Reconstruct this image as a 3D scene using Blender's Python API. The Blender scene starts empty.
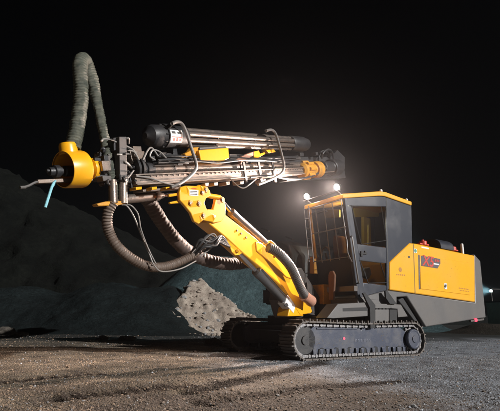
import bpy, bmesh, math, random
from mathutils import Vector, Matrix, noise
random.seed(7)
V = Vector
C = bpy.context.scene.collection
sc = bpy.context.scene
R = math.radians

# ------------------------------------------------------------------ camera
FP, HC = 450.0, 0.9
PITCH, ROLL = math.atan((317 - 205.5) / FP), R(1.0)
zf = V((0, math.cos(PITCH), math.sin(PITCH)))
r0 = V((1, 0, 0)); u0 = r0.cross(zf)
cr = r0 * math.cos(ROLL) + u0 * math.sin(ROLL)
cu = -r0 * math.sin(ROLL) + u0 * math.cos(ROLL)
EYE = V((0, 0, HC))
cd = bpy.data.cameras.new('camera'); cam = bpy.data.objects.new('camera', cd); C.objects.link(cam)
m = Matrix.Identity(4)
for i in range(3):
    m[i][0], m[i][1], m[i][2], m[i][3] = cr[i], cu[i], -zf[i], EYE[i]
cam.matrix_world = m
cd.sensor_fit = 'HORIZONTAL'; cd.sensor_width = 36; cd.lens = FP / 500 * 36
cd.clip_start = 0.05; cd.clip_end = 3000
sc.camera = cam

# survey helpers: a sight line through the photograph met with a real plane or distance
def ray(x, y): return zf + cr * ((x - 250) / FP) - cu * ((y - 205.5) / FP)
def on_plane(x, y, P, n):
    d = ray(x, y); return EYE + d * ((P - EYE).dot(n) / d.dot(n))
def at(x, y, Y):
    d = ray(x, y); return EYE + d * (Y / d.y)
def ground(x, y, z=0):
    d = ray(x, y); return EYE + d * ((z - HC) / d.z)

# machine frame: s forward, n towards the near side, z up
YAW, LT, GA = R(32), 3.45, 3.15
F = V((-math.cos(YAW), -math.sin(YAW), 0)); N = V((math.sin(YAW), -math.cos(YAW), 0)); Z = V((0, 0, 1))
O = ground(309, 362) - F * (LT / 2) - N * (GA / 2)
def M(s, n, z): return O + F * s + N * n + Z * z
def mn(x, y, n): return on_plane(x, y, M(0, n, 0), N)
def ms(x, y, s): return on_plane(x, y, M(s, 0, 0), F)

# ------------------------------------------------------------------ materials
def nm(name):
    mt = bpy.data.materials.new(name); mt.use_nodes = True
    nt = mt.node_tree; nt.nodes.clear()
    o = nt.nodes.new('ShaderNodeOutputMaterial'); b = nt.nodes.new('ShaderNodeBsdfPrincipled')
    nt.links.new(b.outputs[0], o.inputs[0])
    return mt, nt, b, o
def mixc(nt, a, b, fac):
    n = nt.nodes.new('ShaderNodeMix'); n.data_type = 'RGBA'
    for sock, val in ((n.inputs[0], fac), (n.inputs[6], a), (n.inputs[7], b)):
        if hasattr(val, 'links'): nt.links.new(val, sock)
        elif isinstance(val, (int, float)): sock.default_value = val
        else: sock.default_value = (*val, 1)
    return n.outputs[2]
def noi(nt, scale, detail=6, rough=.6, lo=.4, hi=.65, coord=None):
    t = nt.nodes.new('ShaderNodeTexNoise'); t.inputs['Scale'].default_value = scale
    t.inputs['Detail'].default_value = detail; t.inputs['Roughness'].default_value = rough
    if coord is None:
        c = nt.nodes.new('ShaderNodeTexCoord'); coord = c.outputs['Object']
    nt.links.new(coord, t.inputs['Vector'])
    r = nt.nodes.new('ShaderNodeMapRange'); r.inputs[1].default_value = lo; r.inputs[2].default_value = hi
    nt.links.new(t.outputs['Fac'], r.inputs[0])
    return r.outputs[0], t
def bump(nt, b, h, strength, dist):
    n = nt.nodes.new('ShaderNodeBump'); n.inputs['Strength'].default_value = strength; n.inputs['Distance'].default_value = dist
    nt.links.new(h, n.inputs['Height']); nt.links.new(n.outputs[0], b.inputs['Normal'])
def surf(name, col, rough=.45, metal=0, dust=(.16, .12, .085), amount=.35, scale=3.0, spec=.5, bmp=.15, lo=.45, hi=.75, coat=0, var=.82, chips=0):
    mt, nt, b, o = nm(name)
    f1, t1 = noi(nt, scale, 8, .65, lo, hi)
    f2, t2 = noi(nt, scale * 14, 4, .6, .35, .7)
    mul = nt.nodes.new('ShaderNodeMath'); mul.operation = 'MULTIPLY'; nt.links.new(f1, mul.inputs[0]); mul.inputs[1].default_value = amount
    var = mixc(nt, tuple(c * var for c in col), col, f2)
    fin = mixc(nt, var, dust, mul.outputs[0])
    if chips:                                                   # chipped paint and mud spots
        f3, t3 = noi(nt, 21, 3, .55, chips, chips + .03); f4, t4 = noi(nt, 2.1, 4, .6, .45, .62)
        m3 = nt.nodes.new('ShaderNodeMath'); m3.operation = 'MULTIPLY'; nt.links.new(f3, m3.inputs[0]); nt.links.new(f4, m3.inputs[1])
        fin = mixc(nt, fin, (.07, .055, .042), m3.outputs[0])
    nt.links.new(fin, b.inputs['Base Color'])
    rr = nt.nodes.new('ShaderNodeMapRange'); rr.inputs[3].default_value = rough; rr.inputs[4].default_value = min(1, rough + .35)
    nt.links.new(mul.outputs[0], rr.inputs[0]); nt.links.new(rr.outputs[0], b.inputs['Roughness'])
    b.inputs['Metallic'].default_value = metal
    b.inputs['Specular IOR Level'].default_value = spec
    b.inputs['Coat Weight'].default_value = coat
    bump(nt, b, t2.outputs['Fac'], bmp, .01)
    return mt
def emit(name, col, s):
    mt, nt, b, o = nm(name); nt.nodes.remove(b)
    e = nt.nodes.new('ShaderNodeEmission'); e.inputs[0].default_value = (*col, 1); e.inputs[1].default_value = s
    nt.links.new(e.outputs[0], o.inputs[0]); return mt
def glassy(name, tint, fac=.10):
    mt, nt, b, o = nm(name); nt.nodes.remove(b)
    t = nt.nodes.new('ShaderNodeBsdfTransparent'); t.inputs[0].default_value = (*tint, 1)
    g = nt.nodes.new('ShaderNodeBsdfGlossy'); g.inputs['Roughness'].default_value = .08
    lw = nt.nodes.new('ShaderNodeLayerWeight'); lw.inputs[0].default_value = .5
    pw = nt.nodes.new('ShaderNodeMath'); pw.operation = 'POWER'; nt.links.new(lw.outputs['Facing'], pw.inputs[0]); pw.inputs[1].default_value = 4
    fr = nt.nodes.new('ShaderNodeMath'); fr.operation = 'MULTIPLY_ADD'; nt.links.new(pw.outputs[0], fr.inputs[0]); fr.inputs[1].default_value = .6; fr.inputs[2].default_value = .025
    x = nt.nodes.new('ShaderNodeMixShader')
    nt.links.new(fr.outputs[0], x.inputs[0]); nt.links.new(t.outputs[0], x.inputs[1]); nt.links.new(g.outputs[0], x.inputs[2])
    nt.links.new(x.outputs[0], o.inputs[0]); return mt

YEL = surf('yellow_paint', (.78, .365, .008), .33, 0, amount=.16, scale=1.1, coat=.3, bmp=.02, var=.95, dust=(.42, .27, .10), chips=.69)
YELD = surf('worn_yellow_paint', (.66, .29, .012), .45, 0, amount=.55, scale=4, bmp=.2, chips=.64)
ORG = surf('orange_fabric', (.70, .24, .02), .8, amount=.4, scale=6, bmp=.5)
GREY = surf('slate_grey_paint', (.029, .033, .044), .30, amount=.3, scale=1.6, bmp=.02, var=.92, dust=(.075, .068, .062), chips=.70)
LGREY = surf('light_grey_paint', (.105, .10, .097), .42, amount=.55, scale=1.7, bmp=.05, var=.9, dust=(.085, .07, .056), chips=.66)
TGREY = surf('blue_grey_paint', (.050, .058, .085), .38, amount=.75, scale=2.6, dust=(.085, .08, .08), bmp=.2, chips=.62)
STEEL = surf('worn_steel', (.30, .255, .225), .26, .75, amount=.8, scale=5, dust=(.14, .09, .06), bmp=.25, lo=.4, hi=.7)
BEAM = surf('dusty_steel', (.23, .185, .155), .36, .45, amount=.85, scale=5, dust=(.22, .15, .11), bmp=.3, lo=.4, hi=.75)
CHROME = surf('chrome', (.8, .78, .76), .15, 1, amount=.15, scale=6, bmp=.03)
DARK = surf('black_paint', (.018, .018, .02), .42, amount=.5, scale=4, dust=(.06, .05, .042), bmp=.2)
PITCHB = surf('matt_black', (.012, .012, .013), .7, amount=.3, scale=4, dust=(.03, .026, .022), bmp=.2)
DSTEEL = surf('dark_steel', (.10, .09, .085), .45, .6, amount=.7, scale=8, dust=(.09, .065, .05), bmp=.4)
SHOE = surf('track_steel', (.13, .12, .115), .5, .5, amount=.8, scale=9, dust=(.13, .105, .085), bmp=.5, lo=.35, hi=.65)
LINK = surf('chain_steel', (.20, .195, .20), .35, .6, amount=.7, scale=9, dust=(.2, .17, .15), bmp=.4)
HOSEG = surf('olive_flexible_duct', (.135, .135, .10), .25, amount=.85, scale=13, dust=(.02, .03, .022), bmp=.9, lo=.35, hi=.65)
HOSEB = surf('brown_corrugated_rubber', (.125, .088, .066), .5, amount=.55, scale=9, dust=(.05, .035, .028), bmp=.5)
HOSEK = surf('grey_corrugated_rubber', (.075, .062, .055), .42, amount=.5, scale=9, dust=(.03, .024, .02), bmp=.4)
GUNM = surf('gunmetal', (.30, .29, .285), .28, .85, amount=.35, scale=6, dust=(.1, .08, .06), bmp=.1)
HOOP = surf('dusty_grey_bar', (.20, .18, .165), .4, .3, amount=.5, scale=8, dust=(.07, .055, .045), bmp=.2)
HOSED = surf('dark_brown_rubber', (.075, .048, .038), .6, amount=.5, scale=7, dust=(.03, .022, .018), bmp=.4)
OCH = surf('mustard_trim', (.62, .46, .03), .5, amount=.2, scale=4, bmp=.1)
DORG = surf('dark_orange_paint', (.11, .04, .012), .7, amount=.6, scale=7, dust=(.05, .03, .02), bmp=.4)  # dark orange for the hose guard
RUB = surf('black_rubber', (.02, .02, .021), .5, amount=.35, scale=7, dust=(.06, .05, .04), bmp=.2)
CABLE = surf('pale_cable', (.24, .225, .21), .45, amount=.4, scale=9)
COPPER = surf('salmon_pipe', (.50, .24, .16), .5, amount=.4, scale=6)
WHITE = surf('white_paint', (.75, .74, .72), .5, amount=.35, scale=8)
RED = surf('red_paint', (.55, .05, .03), .4, amount=.15, scale=6)
PINK = surf('red_decal', (.75, .10, .18), .5, amount=.1, scale=6)
DECAL = surf('decal_grey', (.075, .06, .065), .5, amount=.1)
INK = surf('decal_ink', (.03, .03, .03), .6, amount=.05)
TAN = surf('faded_print', (.40, .17, .02), .6, amount=.05)
PALE = surf('pale_lettering', (.13, .145, .19), .5, amount=.4, scale=9)
GREEN = surf('green_decal', (.05, .25, .15), .5, amount=.1)
CYAN = surf('cyan_webbing', (.25, .55, .62), .7, amount=.2, scale=9)
GLASS = glassy('window_glass', (.54, .55, .54))
LAMPW = emit('lamp_lens', (1.0, .84, .78), 300)
LAMPC = emit('flood_lens', (.72, .95, 1.0), 160)
DOME = emit('dome_lens', (1.0, .85, .6), 3)
LAMPR = emit('tail_lens', (1.0, .06, .10), 2.5)
CONT = surf('pale_green_paint', (.35, .46, .40), .6, amount=.4, scale=2)

# ------------------------------------------------------------------ mesh builder
class MB:
    def __init__(s): s.v, s.f, s.mi = [], [], []
    def add(s, vs, fs, mi=0):
        b = len(s.v); s.v += [V(p) for p in vs]
        for f in fs: s.f.append([b + i for i in f]); s.mi.append(mi)
    def prism(s, pts, ext, mi=0):
        n = len(pts); a = [V(p) for p in pts]; b = [p + ext for p in a]
        s.add(a + b, [list(range(n)), list(range(2 * n - 1, n - 1, -1))] + [[i, (i + 1) % n, n + (i + 1) % n, n + i] for i in range(n)], mi)
        return s
    def box(s, c, ax, ay, az, mi=0):
        c = V(c); vs = [c + ax * i + ay * j + az * k for i in (-1, 1) for j in (-1, 1) for k in (-1, 1)]
        s.add(vs, [[0, 1, 3, 2], [4, 6, 7, 5], [0, 4, 5, 1], [2, 3, 7, 6], [0, 2, 6, 4], [1, 5, 7, 3]], mi); return s
    def mbox(s, s0, s1, n0, n1, z0, z1, mi=0):
        return s.box(M((s0 + s1) / 2, (n0 + n1) / 2, (z0 + z1) / 2), F * ((s1 - s0) / 2), N * ((n1 - n0) / 2), Z * ((z1 - z0) / 2), mi)
    def beam(s, p0, p1, w, h, up=Z, mi=0):
        d = (p1 - p0); l = d.length; d = d.normalized(); sd = d.cross(up).normalized(); u = sd.cross(d)
        return s.box((p0 + p1) / 2, d * (l / 2), sd * (w / 2), u * (h / 2), mi)
    def lathe(s, p0, ax, prof, seg=24, mi=0, caps=True):
        ax = ax.normalized(); t = ax.cross(Z if abs(ax.z) < .9 else V((1, 0, 0))).normalized(); b = ax.cross(t)
        vs, fs = [], []
        for d, r in prof:
            for k in range(seg):
                a = 2 * math.pi * k / seg
                vs.append(p0 + ax * d + (t * math.cos(a) + b * math.sin(a)) * max(r, 1e-4))
        for i in range(len(prof) - 1):
            for k in range(seg):
                k2 = (k + 1) % seg
                fs.append([i * seg + k, i * seg + k2, (i + 1) * seg + k2, (i + 1) * seg + k])
        if caps:
            fs.append(list(range(seg - 1, -1, -1))); fs.append([(len(prof) - 1) * seg + k for k in range(seg)])
        s.add(vs, fs, mi); return s
    def rod(s, p0, p1, r, seg=16, mi=0):
        return s.lathe(p0, p1 - p0, [(0, r), ((p1 - p0).length, r)], seg, mi)
    def tube(s, pts, r, seg=10, step=None, ridge=0, pitch=.03, mi=0, sub=8, wob=0):
        P = spline(pts, sub) if sub else [V(p) for p in pts]
        L = [0]
        for a, b in zip(P, P[1:]): L.append(L[-1] + (b - a).length)
        tot = L[-1]; n = len(P) if not step else max(2, int(tot / step))
        Q = []; j = 0
        for i in range(n):
            d = tot * i / (n - 1)
            while j < len(L) - 2 and L[j + 1] < d: j += 1
            f = (d - L[j]) / max(1e-9, L[j + 1] - L[j]); Q.append((P[j].lerp(P[j + 1], min(1, f)), d))
        vs, fs = [], []
        t0 = (Q[1][0] - Q[0][0]).normalized(); u = t0.cross(Z if abs(t0.z) < .9 else V((1, 0, 0))).normalized()
        for i, (p, d) in enumerate(Q):
            t = (Q[min(i + 1, n - 1)][0] - Q[max(i - 1, 0)][0]).normalized()
            u = (u - t * u.dot(t)).normalized(); b = t.cross(u)
            rr = r(d / tot) if callable(r) else r
            if ridge: rr += ridge * math.sin(2 * math.pi * d / pitch)
            for k in range(seg):
                a = 2 * math.pi * k / seg
                q = u * math.cos(a) + b * math.sin(a)
                w = rr
                if wob: w += wob * noise.noise(p * 14 + q * 1.3) 
                vs.append(p + q * w)
        for i in range(n - 1):
            for k in range(seg):
                k2 = (k + 1) % seg; fs.append([i * seg + k, i * seg + k2, (i + 1) * seg + k2, (i + 1) * seg + k])
        fs.append(list(range(seg - 1, -1, -1))); fs.append([(n - 1) * seg + k for k in range(seg)])
        s.add(vs, fs, mi); return s
    def text(s, txt, origin, right, up, size, mi=0, shear=0):
        cu_ = bpy.data.curves.new('lettering', 'FONT'); cu_.body = txt; cu_.size = 1; cu_.extrude = .02; cu_.shear = shear; cu_.offset = .02
        to = bpy.data.objects.new('lettering', cu_); C.objects.link(to)
        dg = bpy.context.evaluated_depsgraph_get(); me = bpy.data.meshes.new_from_object(to.evaluated_get(dg))
        nrm = right.cross(up).normalized()
        s.add([origin + right * (v.co.x * size) + up * (v.co.y * size) + nrm * (v.co.z * .15) for v in me.vertices], [list(p.vertices) for p in me.polygons], mi)
        bpy.data.objects.remove(to); bpy.data.curves.remove(cu_); bpy.data.meshes.remove(me); return s
    def build(s, name, mats, parent=None, org=None, bevel=0, ang=35, label=None, merge=False):
        org = V((0, 0, 0)) if org is None else org
        me = bpy.data.meshes.new(name)
        me.from_pydata([tuple(p - org) for p in s.v], [], s.f)
        for mt in (mats if isinstance(mats, (list, tuple)) else [mats]): me.materials.append(mt)
        for p, i in zip(me.polygons, s.mi): p.material_index = i; p.use_smooth = True
        bm = bmesh.new(); bm.from_mesh(me)
        if merge: bmesh.ops.remove_doubles(bm, verts=bm.verts, dist=1e-4)
        bmesh.ops.recalc_face_normals(bm, faces=bm.faces); bm.to_mesh(me); bm.free()
        me.set_sharp_from_angle(angle=R(ang))
        o = bpy.data.objects.new(name, me); C.objects.link(o)
        if parent is None: o.location = org
        else: o.parent = parent
        if bevel:
            b = o.modifiers.new('bevel', 'BEVEL'); b.width = bevel; b.segments = 2; b.limit_method = 'ANGLE'; b.angle_limit = R(50)
        if label: o['label'] = label
        return o
def spline(pts, sub):
    P = [V(p) for p in pts]; P = [P[0] * 2 - P[1]] + P + [P[-1] * 2 - P[-2]]; out = []
    for i in range(1, len(P) - 2):
        a, b, c, d = P[i - 1:i + 3]
        for k in range(sub):
            t = k / sub
            out.append(.5 * ((2 * b) + (c - a) * t + (2 * a - 5 * b + 4 * c - d) * t * t + (3 * b - a - 3 * c + d) * t ** 3))
    out.append(P[-2]); return out
def tag(o, label=None, cat=None, group=None, kind=None):
    for k, v in (('label', label), ('category', cat), ('group', group), ('kind', kind)):
        if v: o[k] = v
    return o
def thing(name, loc, label, cat, group=None):
    o = bpy.data.objects.new(name, None); C.objects.link(o); o.location = loc; o.empty_display_size = .3
    return tag(o, label, cat, group)

# ================================================================== DRILL RIG
rig = thing('drill_rig', O, 'yellow and grey crawler drill rig with lit cab lamps and long raised drill feed', 'drill rig')
def part(mb, name, mats, parent=rig, bevel=0, ang=35, label=None): return mb.build(name, mats, parent, O, bevel, ang, label)

# ---- crawler tracks
TR = .40          # path radius of the chain
def track_path(n):
    per = 2 * LT + 2 * math.pi * TR
    out = []
    for i in range(n):
        d = per * i / n
        if d < LT: out.append((LT / 2 - d, 0.03, (-1, 0), (0, -1)))
        elif d < LT + math.pi * TR:
            a = (d - LT) / TR; out.append((-LT / 2 - TR * math.sin(a), .03 + TR - TR * math.cos(a), (-math.cos(a), math.sin(a)), (-math.sin(a), -math.cos(a))))
        elif d < 2 * LT + math.pi * TR:
            q = d - LT - math.pi * TR; sag = .025 * math.sin(math.pi * q / LT) ** 2
            out.append((-LT / 2 + q, .03 + 2 * TR - sag, (1, 0), (0, 1)))
        else:
            a = (d - 2 * LT - math.pi * TR) / TR; out.append((LT / 2 + TR * math.sin(a), .03 + TR + TR * math.cos(a), (math.cos(a), -math.sin(a)), (math.sin(a), math.cos(a))))
    return out
def crawler(sg):
    no = GA / 2; ni = GA / 2 - .5
    def T(s, n, z): return M(s, sg * n, z)
    def D2(v): return F * v[0] + Z * v[1]
    fr = MB()
    pl = [(1.62, .30), (1.62, .62), (1.45, .735), (.10, .735), (.02, .63), (-.06, .735), (-1.32, .72), (-1.55, .60), (-1.60, .30), (-1.42, .235), (1.45, .235)]
    fr.prism([T(s, no - .13, z) for s, z in pl], N * (-sg * .26))
    fr.prism([T(s, no - .127, z) for s, z in [(1.40, .70), (.16, .70), (.16, .66), (1.40, .66)]], N * (sg * .02))
    # lugs between the rollers
    for k in range(17):
        s = 1.44 - k * .18; wd = .055 if k % 3 else .075
        fr.prism([T(s + dx, no - .115, z) for dx, z in ((-wd, .245), (wd, .245), (wd * .8, .115), (-wd * .6, .115))], N * (-sg * .05))
    f = part(fr, 'crawler_track', TGREY, bevel=.012, label='blue grey crawler track side frame with steel shoes')
    ch = MB(); ns = 48
    pth = track_path(ns)
    for s, z, tv, ov in pth:
        t, o_ = D2(tv), D2(ov); c = T(s, (no + ni) / 2, z); hw = N * .25
        ch.box(c - o_ * .012, t * .090, hw, o_ * .016, 0)                     # shoe plate
        ch.box(c + o_ * .026 + t * .062, t * .013, hw * .98, o_ * .032, 0)    # grousers
        ch.box(c + o_ * .016 - t * .02, t * .010, hw * .98, o_ * .018, 0)
        for nn in (no - .10, no - .34):                                        # chain links
            lc = T(s, nn, z) - o_ * .075
            ch.box(lc, t * .052, N * .02, o_ * .026, 1)
            ch.lathe(lc + t * .08 - N * .03, N, [(0, .036), (.06, .036)], 10, 1)
        ch.rod(T(s, no - .36, z) - o_ * .075 + t * .08, T(s, no - .08, z) - o_ * .075 + t * .08, .02, 8, 1)
    part(ch, 'track_chain', [SHOE, LINK], f)
    sp = MB(); c = T(-LT / 2, no - .14, .43)
    teeth = []
    for k in range(36):
        a = 2 * math.pi * k / 36; r = .315 if k % 3 == 0 else .255
        teeth.append(c + F * (r * math.cos(a)) + Z * (r * math.sin(a)))
    sp.prism(teeth, N * (-sg * .07))
    part(sp, 'drive_sprocket', LINK, f, .006)
    hb = MB().lathe(c - N * (sg * .02), N * sg, [(0, .21), (.05, .21), (.06, .245), (.13, .245), (.15, .23), (.152, .20), (.142, .195), (.144, .09), (.165, .085)], 40)
    for k in range(0):
        a = k * math.pi / 5; hb.lathe(c + N * (sg * .148) + F * (.18 * math.cos(a)) + Z * (.18 * math.sin(a)), N * sg, [(0, .016), (.035, .016)], 6)
    part(hb, 'hub_motor', TGREY, f, .004)
    idl = MB().lathe(T(LT / 2, no - .30, .43), N * sg, [(0, .27), (.0, .30), (.05, .33), (.14, .33), (.17, .29), (.17, .1), (.2, .09)], 36)
    part(idl, 'idler_wheel', DARK, f)
    for k in range(7):
        rl = MB().lathe(T(1.25 - k * .42, no - .32, .165), N * sg, [(0, .10), (.05, .115), (.06, .085), (.16, .085), (.17, .115), (.2, .10)], 18)
        part(rl, 'track_roller', PITCHB, f)
    for k in (-.75, .65):
        part(MB().lathe(T(k, no - .3, .70), N * sg, [(0, .07), (.16, .07)], 14), 'carrier_roller', DSTEEL, f)
    mark = MB()
    if sg > 0:
        e = no - .126
        c = mn(344, 338.5, e); part(MB().lathe(c, N, [(0, .036), (.006, .036)], 18), 'round_decal', PINK, f)
        right = -F; x0 = mn(355, 342, e)
        for k, g in enumerate(('||-', '|-|', '-|', '|||', '|-', '-||')):       # worn, unreadable lettering
            for q, st in enumerate(g):
                p = x0 + right * (k * .095 + q * .022) + Z * .035
                if st == '|': mark.box(p, right * .006, N * .002, Z * .035)
                else: mark.box(p + Z * .02, right * .018, N * .002, Z * .006)
        part(mark, 'faded_lettering', PALE, f)
    return f
crawler(1); crawler(-1)

# ---- chassis between and above the tracks
ub = MB().mbox(-1.6, 1.0, -1.05, 1.05, .38, .95); ub.mbox(-.9, .9, -1.2, 1.2, .5, .8); ub.mbox(1.0, 1.45, -1.06, 1.06, .30, .70); ub.mbox(1.45, 1.62, -.8, .8, .36, .60)
ub.lathe(M(-.3, 0, .95), Z, [(0, .75), (.3, .75)], 32)
part(ub, 'undercarriage', PITCHB, bevel=.02)
bn = 1.40
def pn(pts, n): return [mn(x, y, n) for x, y in pts]
ch = MB().prism(pn([(357.5, 298), (388, 290.3), (475.3, 302.6), (474.2, 254), (480.5, 261), (486, 317.5), (426, 327), (407, 296.5), (397, 297), (397, 305), (358, 306)], bn), N * -2.5)
part(ch, 'rear_chassis', LGREY, bevel=.025)
wk = MB()
wk.prism(pn([(338, 304), (371, 302), (371, 316), (333, 318.5), (327, 318)], 1.50), N * -.4)
wk.prism(pn([(374, 303.5), (391, 304), (391, 308.5), (374, 308.5)], 1.50), N * -.4)
wk.prism(pn([(374, 309.5), (389, 309.5), (389, 324), (374, 324)], 1.52), N * -.3)
wk.prism(pn([(391, 304), (401, 304.5), (408, 316.5), (398, 317.5), (397.5, 309), (391, 308.5)], 1.49), N * -.4)
part(wk, 'side_step', LGREY, bevel=.012)
bl = MB()
bl.prism(pn([(343, 308.2), (370.8, 307), (370.8, 310.6), (343, 311.3)], 1.508), N * -.03)
for k in range(4):
    a = (376 + k * 3.5, 306.2)
    bl.prism(pn([(a[0], 308.6), (a[0] + 2, 308.6), (a[0] + 2, 309.6), (a[0], 309.6)], 1.507), N * -.03)
part(bl, 'step_slot', PITCHB)
fn = MB()
fn.prism(pn([(363, 293), (365.5, 292.6), (375.5, 305), (375.5, 328), (370.5, 328.5), (370, 308)], 1.56), N * -.05)
fn.prism(pn([(385.5, 291), (387.6, 290.8), (397, 304), (390, 304), (386, 298)], 1.56), N * -.05)
fn.prism(pn([(389.5, 309.5), (397, 309.5), (397, 324), (389.5, 324)], 1.47), N * -.3)
part(fn, 'mounting_bracket', PITCHB, bevel=.006)
tn = MB().prism(pn([(405, 296.5), (425, 326), (418, 326), (412, 318), (402, 305), (398, 300)], 1.30), N * -2.3)
part(tn, 'fuel_tank', PITCHB, bevel=.02)
part(MB().prism(pn([(359, 300.5), (388, 298.6), (389, 291.2), (359, 297.8)], 1.403), N * -.02), 'sill_plate', LGREY, bevel=.008)

# ---- engine hood
hp = [(389.6, 290), (389.6, 262.3), (410, 243), (416, 243.6), (474.8, 255.6), (475.2, 302.2)]
hood = part(MB().prism(pn(hp, 1.425), N * -2.55), 'engine_hood', YEL, bevel=.03)
q = MB()
q.prism(pn([(420, 255.2), (468.8, 262.4), (470.2, 295.2), (420.8, 289)], 1.437), N * -.03)
dr = part(q, 'hood_door', YEL, hood, .012)
part(MB().prism(pn([(418.2, 254.6), (419.6, 254.8), (420.4, 289.4), (419.0, 289.2)], 1.430), N * -.02), 'door_edge_stripe', DSTEEL, hood, .003)  # dark stripe along the left edge of the door
part(MB().prism(pn([(413.2, 244.2), (413.7, 244.2), (415.4, 293.4), (414.9, 293.4)], 1.428), N * -.02), 'panel_seam', INK, hood)
hd = MB().prism(pn([(444.3, 283.2), (447, 283.5), (447.2, 289.4), (444.6, 289)], 1.446), N * -.02, 0)
hd.prism(pn([(445.3, 284.4), (446.8, 284.6), (446.4, 287.6), (445, 287)], 1.462), N * -.02, 1)
part(hd, 'door_handle', [WHITE, INK], hood, .004)
bd = MB().prism(pn([(421, 255.6), (440.2, 258.9), (440.4, 263.6), (437.6, 268.4), (421.3, 265.8)], 1.443), N * -.008, 0)
o0 = mn(422.6, 265.0, 1.444); rt = (mn(440.4, 268.0, 1.444) - o0).normalized(); up = (mn(422.6, 255, 1.444) - o0).normalized()
bd.text('X5', o0, rt, up, .40, 1, .1)
for k in range(3):
    bd.prism(pn([(435.2 + k * 1.6, 259.3 + k * .3), (436.2 + k * 1.6, 259.5 + k * .3), (436.0 + k * 1.6, 261.7 + k * .3), (435.0 + k * 1.6, 261.5 + k * .3)], 1.447), N * -.006, 1)
bd.prism(pn([(433.6, 263.0), (439.4, 264.0), (438.8, 265.2), (433.2, 264.3)], 1.447), N * -.006, 2)
part(bd, 'model_badge', [DECAL, RED, WHITE], hood)
st = MB().prism(pn([(413.9, 248.6), (416.9, 249), (417, 253), (414, 252.6)], 1.431), N * -.008, 0)
st.lathe(mn(415.4, 250.8, 1.431), N, [(0, .05), (.005, .05)], 14, 1)
part(st, 'warning_sticker', [WHITE, GREEN], hood)
part(MB().prism(pn([(421.5, 246.4), (429, 247.9), (429, 249.3), (421.5, 247.8)], 1.428), N * -.006), 'sticker', WHITE, hood)
part(MB().lathe(mn(409, 257, 1.426), N, [(0, .035), (.004, .035)], 12), 'lock', INK, hood)
part(MB().lathe(mn(400.3, 269.6, 1.426), N, [(0, .06), (.004, .06)], 16), 'emblem', TAN, hood)
em = MB(); e2 = MB()
for k in range(5):
    em.prism(pn([(396.4 + k * 1.9, 273.9 + k * .15), (397.6 + k * 1.9, 274 + k * .15), (397.6 + k * 1.9, 275.3 + k * .15), (396.4 + k * 1.9, 275.2 + k * .15)], 1.428), N * -.005, 0)
for k in range(6):
    e2.prism(pn([(459 + k * 1.7, 287.6 + k * .25), (460.1 + k * 1.7, 287.7 + k * .25), (460.1 + k * 1.7, 288.6 + k * .25), (459 + k * 1.7, 288.5 + k * .25)], 1.441), N * -.005, 0)
    e2.prism(pn([(460 + k * 1.6, 290.0 + k * .22), (461 + k * 1.6, 290.1 + k * .22), (461 + k * 1.6, 290.8 + k * .22), (460 + k * 1.6, 290.7 + k * .22)], 1.441), N * -.005, 0)
part(em, 'faded_lettering', TAN, hood); part(e2, 'faded_lettering', TAN, hood)
# things on the hood roof
e0, e1 = mn(431, 249, .9), mn(444, 251.2, .9)
ex = MB(); ax = (e1 - e0).normalized()
prof = [(.62 * math.cos(a) * .55, .55 * math.sin(a)) for a in [math.pi * k / 14 for k in range(15)]]
base = mn(431, 249.5, .9)
top = [base + N * x + Z * (z * .44 + .08) for x, z in prof]
ex.prism([base + N * .34] + top + [base - N * .34], ax * (e1 - e0).length, 0)
ex.prism([base - ax * .01 + N * (x * .8) + Z * (z * .35 + .08) for x, z in prof], ax * -.004, 1)
part(ex, 'intake_cowl', [GREY, PITCHB], bevel=.01)
for x, y in ((423, 244), (452.5, 249.6)):
    cp = MB(); b0 = mn(x, y + 1.2, 1.15); cp.lathe(b0, Z, [(0, .11), (.10, .11), (.12, .09), (.12, .03), (.16, .03)], 16)
    cp.beam(b0 + ax * -.2 + Z * .02, b0 + ax * .2 + Z * .02, .12, .04)
    part(cp, 'filler_cap', RED, bevel=.005)
ps = mn(462.6, 254, 1.2); part(MB().lathe(ps, Z, [(0, .045), (.30, .045), (.32, .03)], 12), 'exhaust_stub', WHITE)
tl = mn(476.5, 320.0, 1.43)
part(MB().lathe(tl, N - F, [(-.05, .05), (0, .05), (.02, .035)], 16), 'tail_lamp', LAMPR)
part(MB().beam(mn(470, 320.9, 1.40), mn(483, 319.3, 1.40), .06, .05), 'tail_bar', DSTEEL)

# ---- cab
def cabp(pts, n=1.40): return pn(pts, n)
sh = MB()
# rear side panel, door frame with two openings
sh.prism(cabp([(386.2, 196), (411.4, 204.6), (412.4, 245), (389.6, 262.3), (388.2, 290.2), (386.6, 290.2)]), N * -.06)
sh.prism(cabp([(344.2, 197.5), (386.1, 196), (386.1, 206.6), (345.6, 205.6)]), N * -.06)
sh.prism(cabp([(344.6, 205.7), (351.6, 206), (363.4, 282.4), (365, 298), (357.6, 298)]), N * -.06)
sh.prism(cabp([(357.3, 243.9), (386.3, 247.6), (386.6, 263.4), (359.7, 260.2)]), N * -.06)
sh.prism(cabp([(363, 282.6), (386.6, 285.5), (386.6, 290.2), (364.4, 296.5)]), N * -.06)
# far side and rear of the cab
nf = -.02
sh.prism([p - N * 1.36 for p in cabp([(386.2, 196), (411.4, 204.6), (412.4, 245), (389.6, 262.3), (388.2, 290.2), (386.6, 290.2)])], N * -.06)
sh.prism([p - N * 1.36 for p in cabp([(357.3, 243.9), (386.3, 247.6), (386.6, 290), (363.4, 282.4)])], N * -.06)
a, b = mn(411.3, 204.6, 1.34), mn(412.3, 245, 1.34); c_, d_ = mn(389.5, 262.3, 1.34), mn(388.2, 290, 1.34)
sh.prism([a, b, b - N * 1.3, a - N * 1.3], F * .06)
sh.prism([b, c_, c_ - N * 1.3, b - N * 1.3], F * .06)
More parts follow.
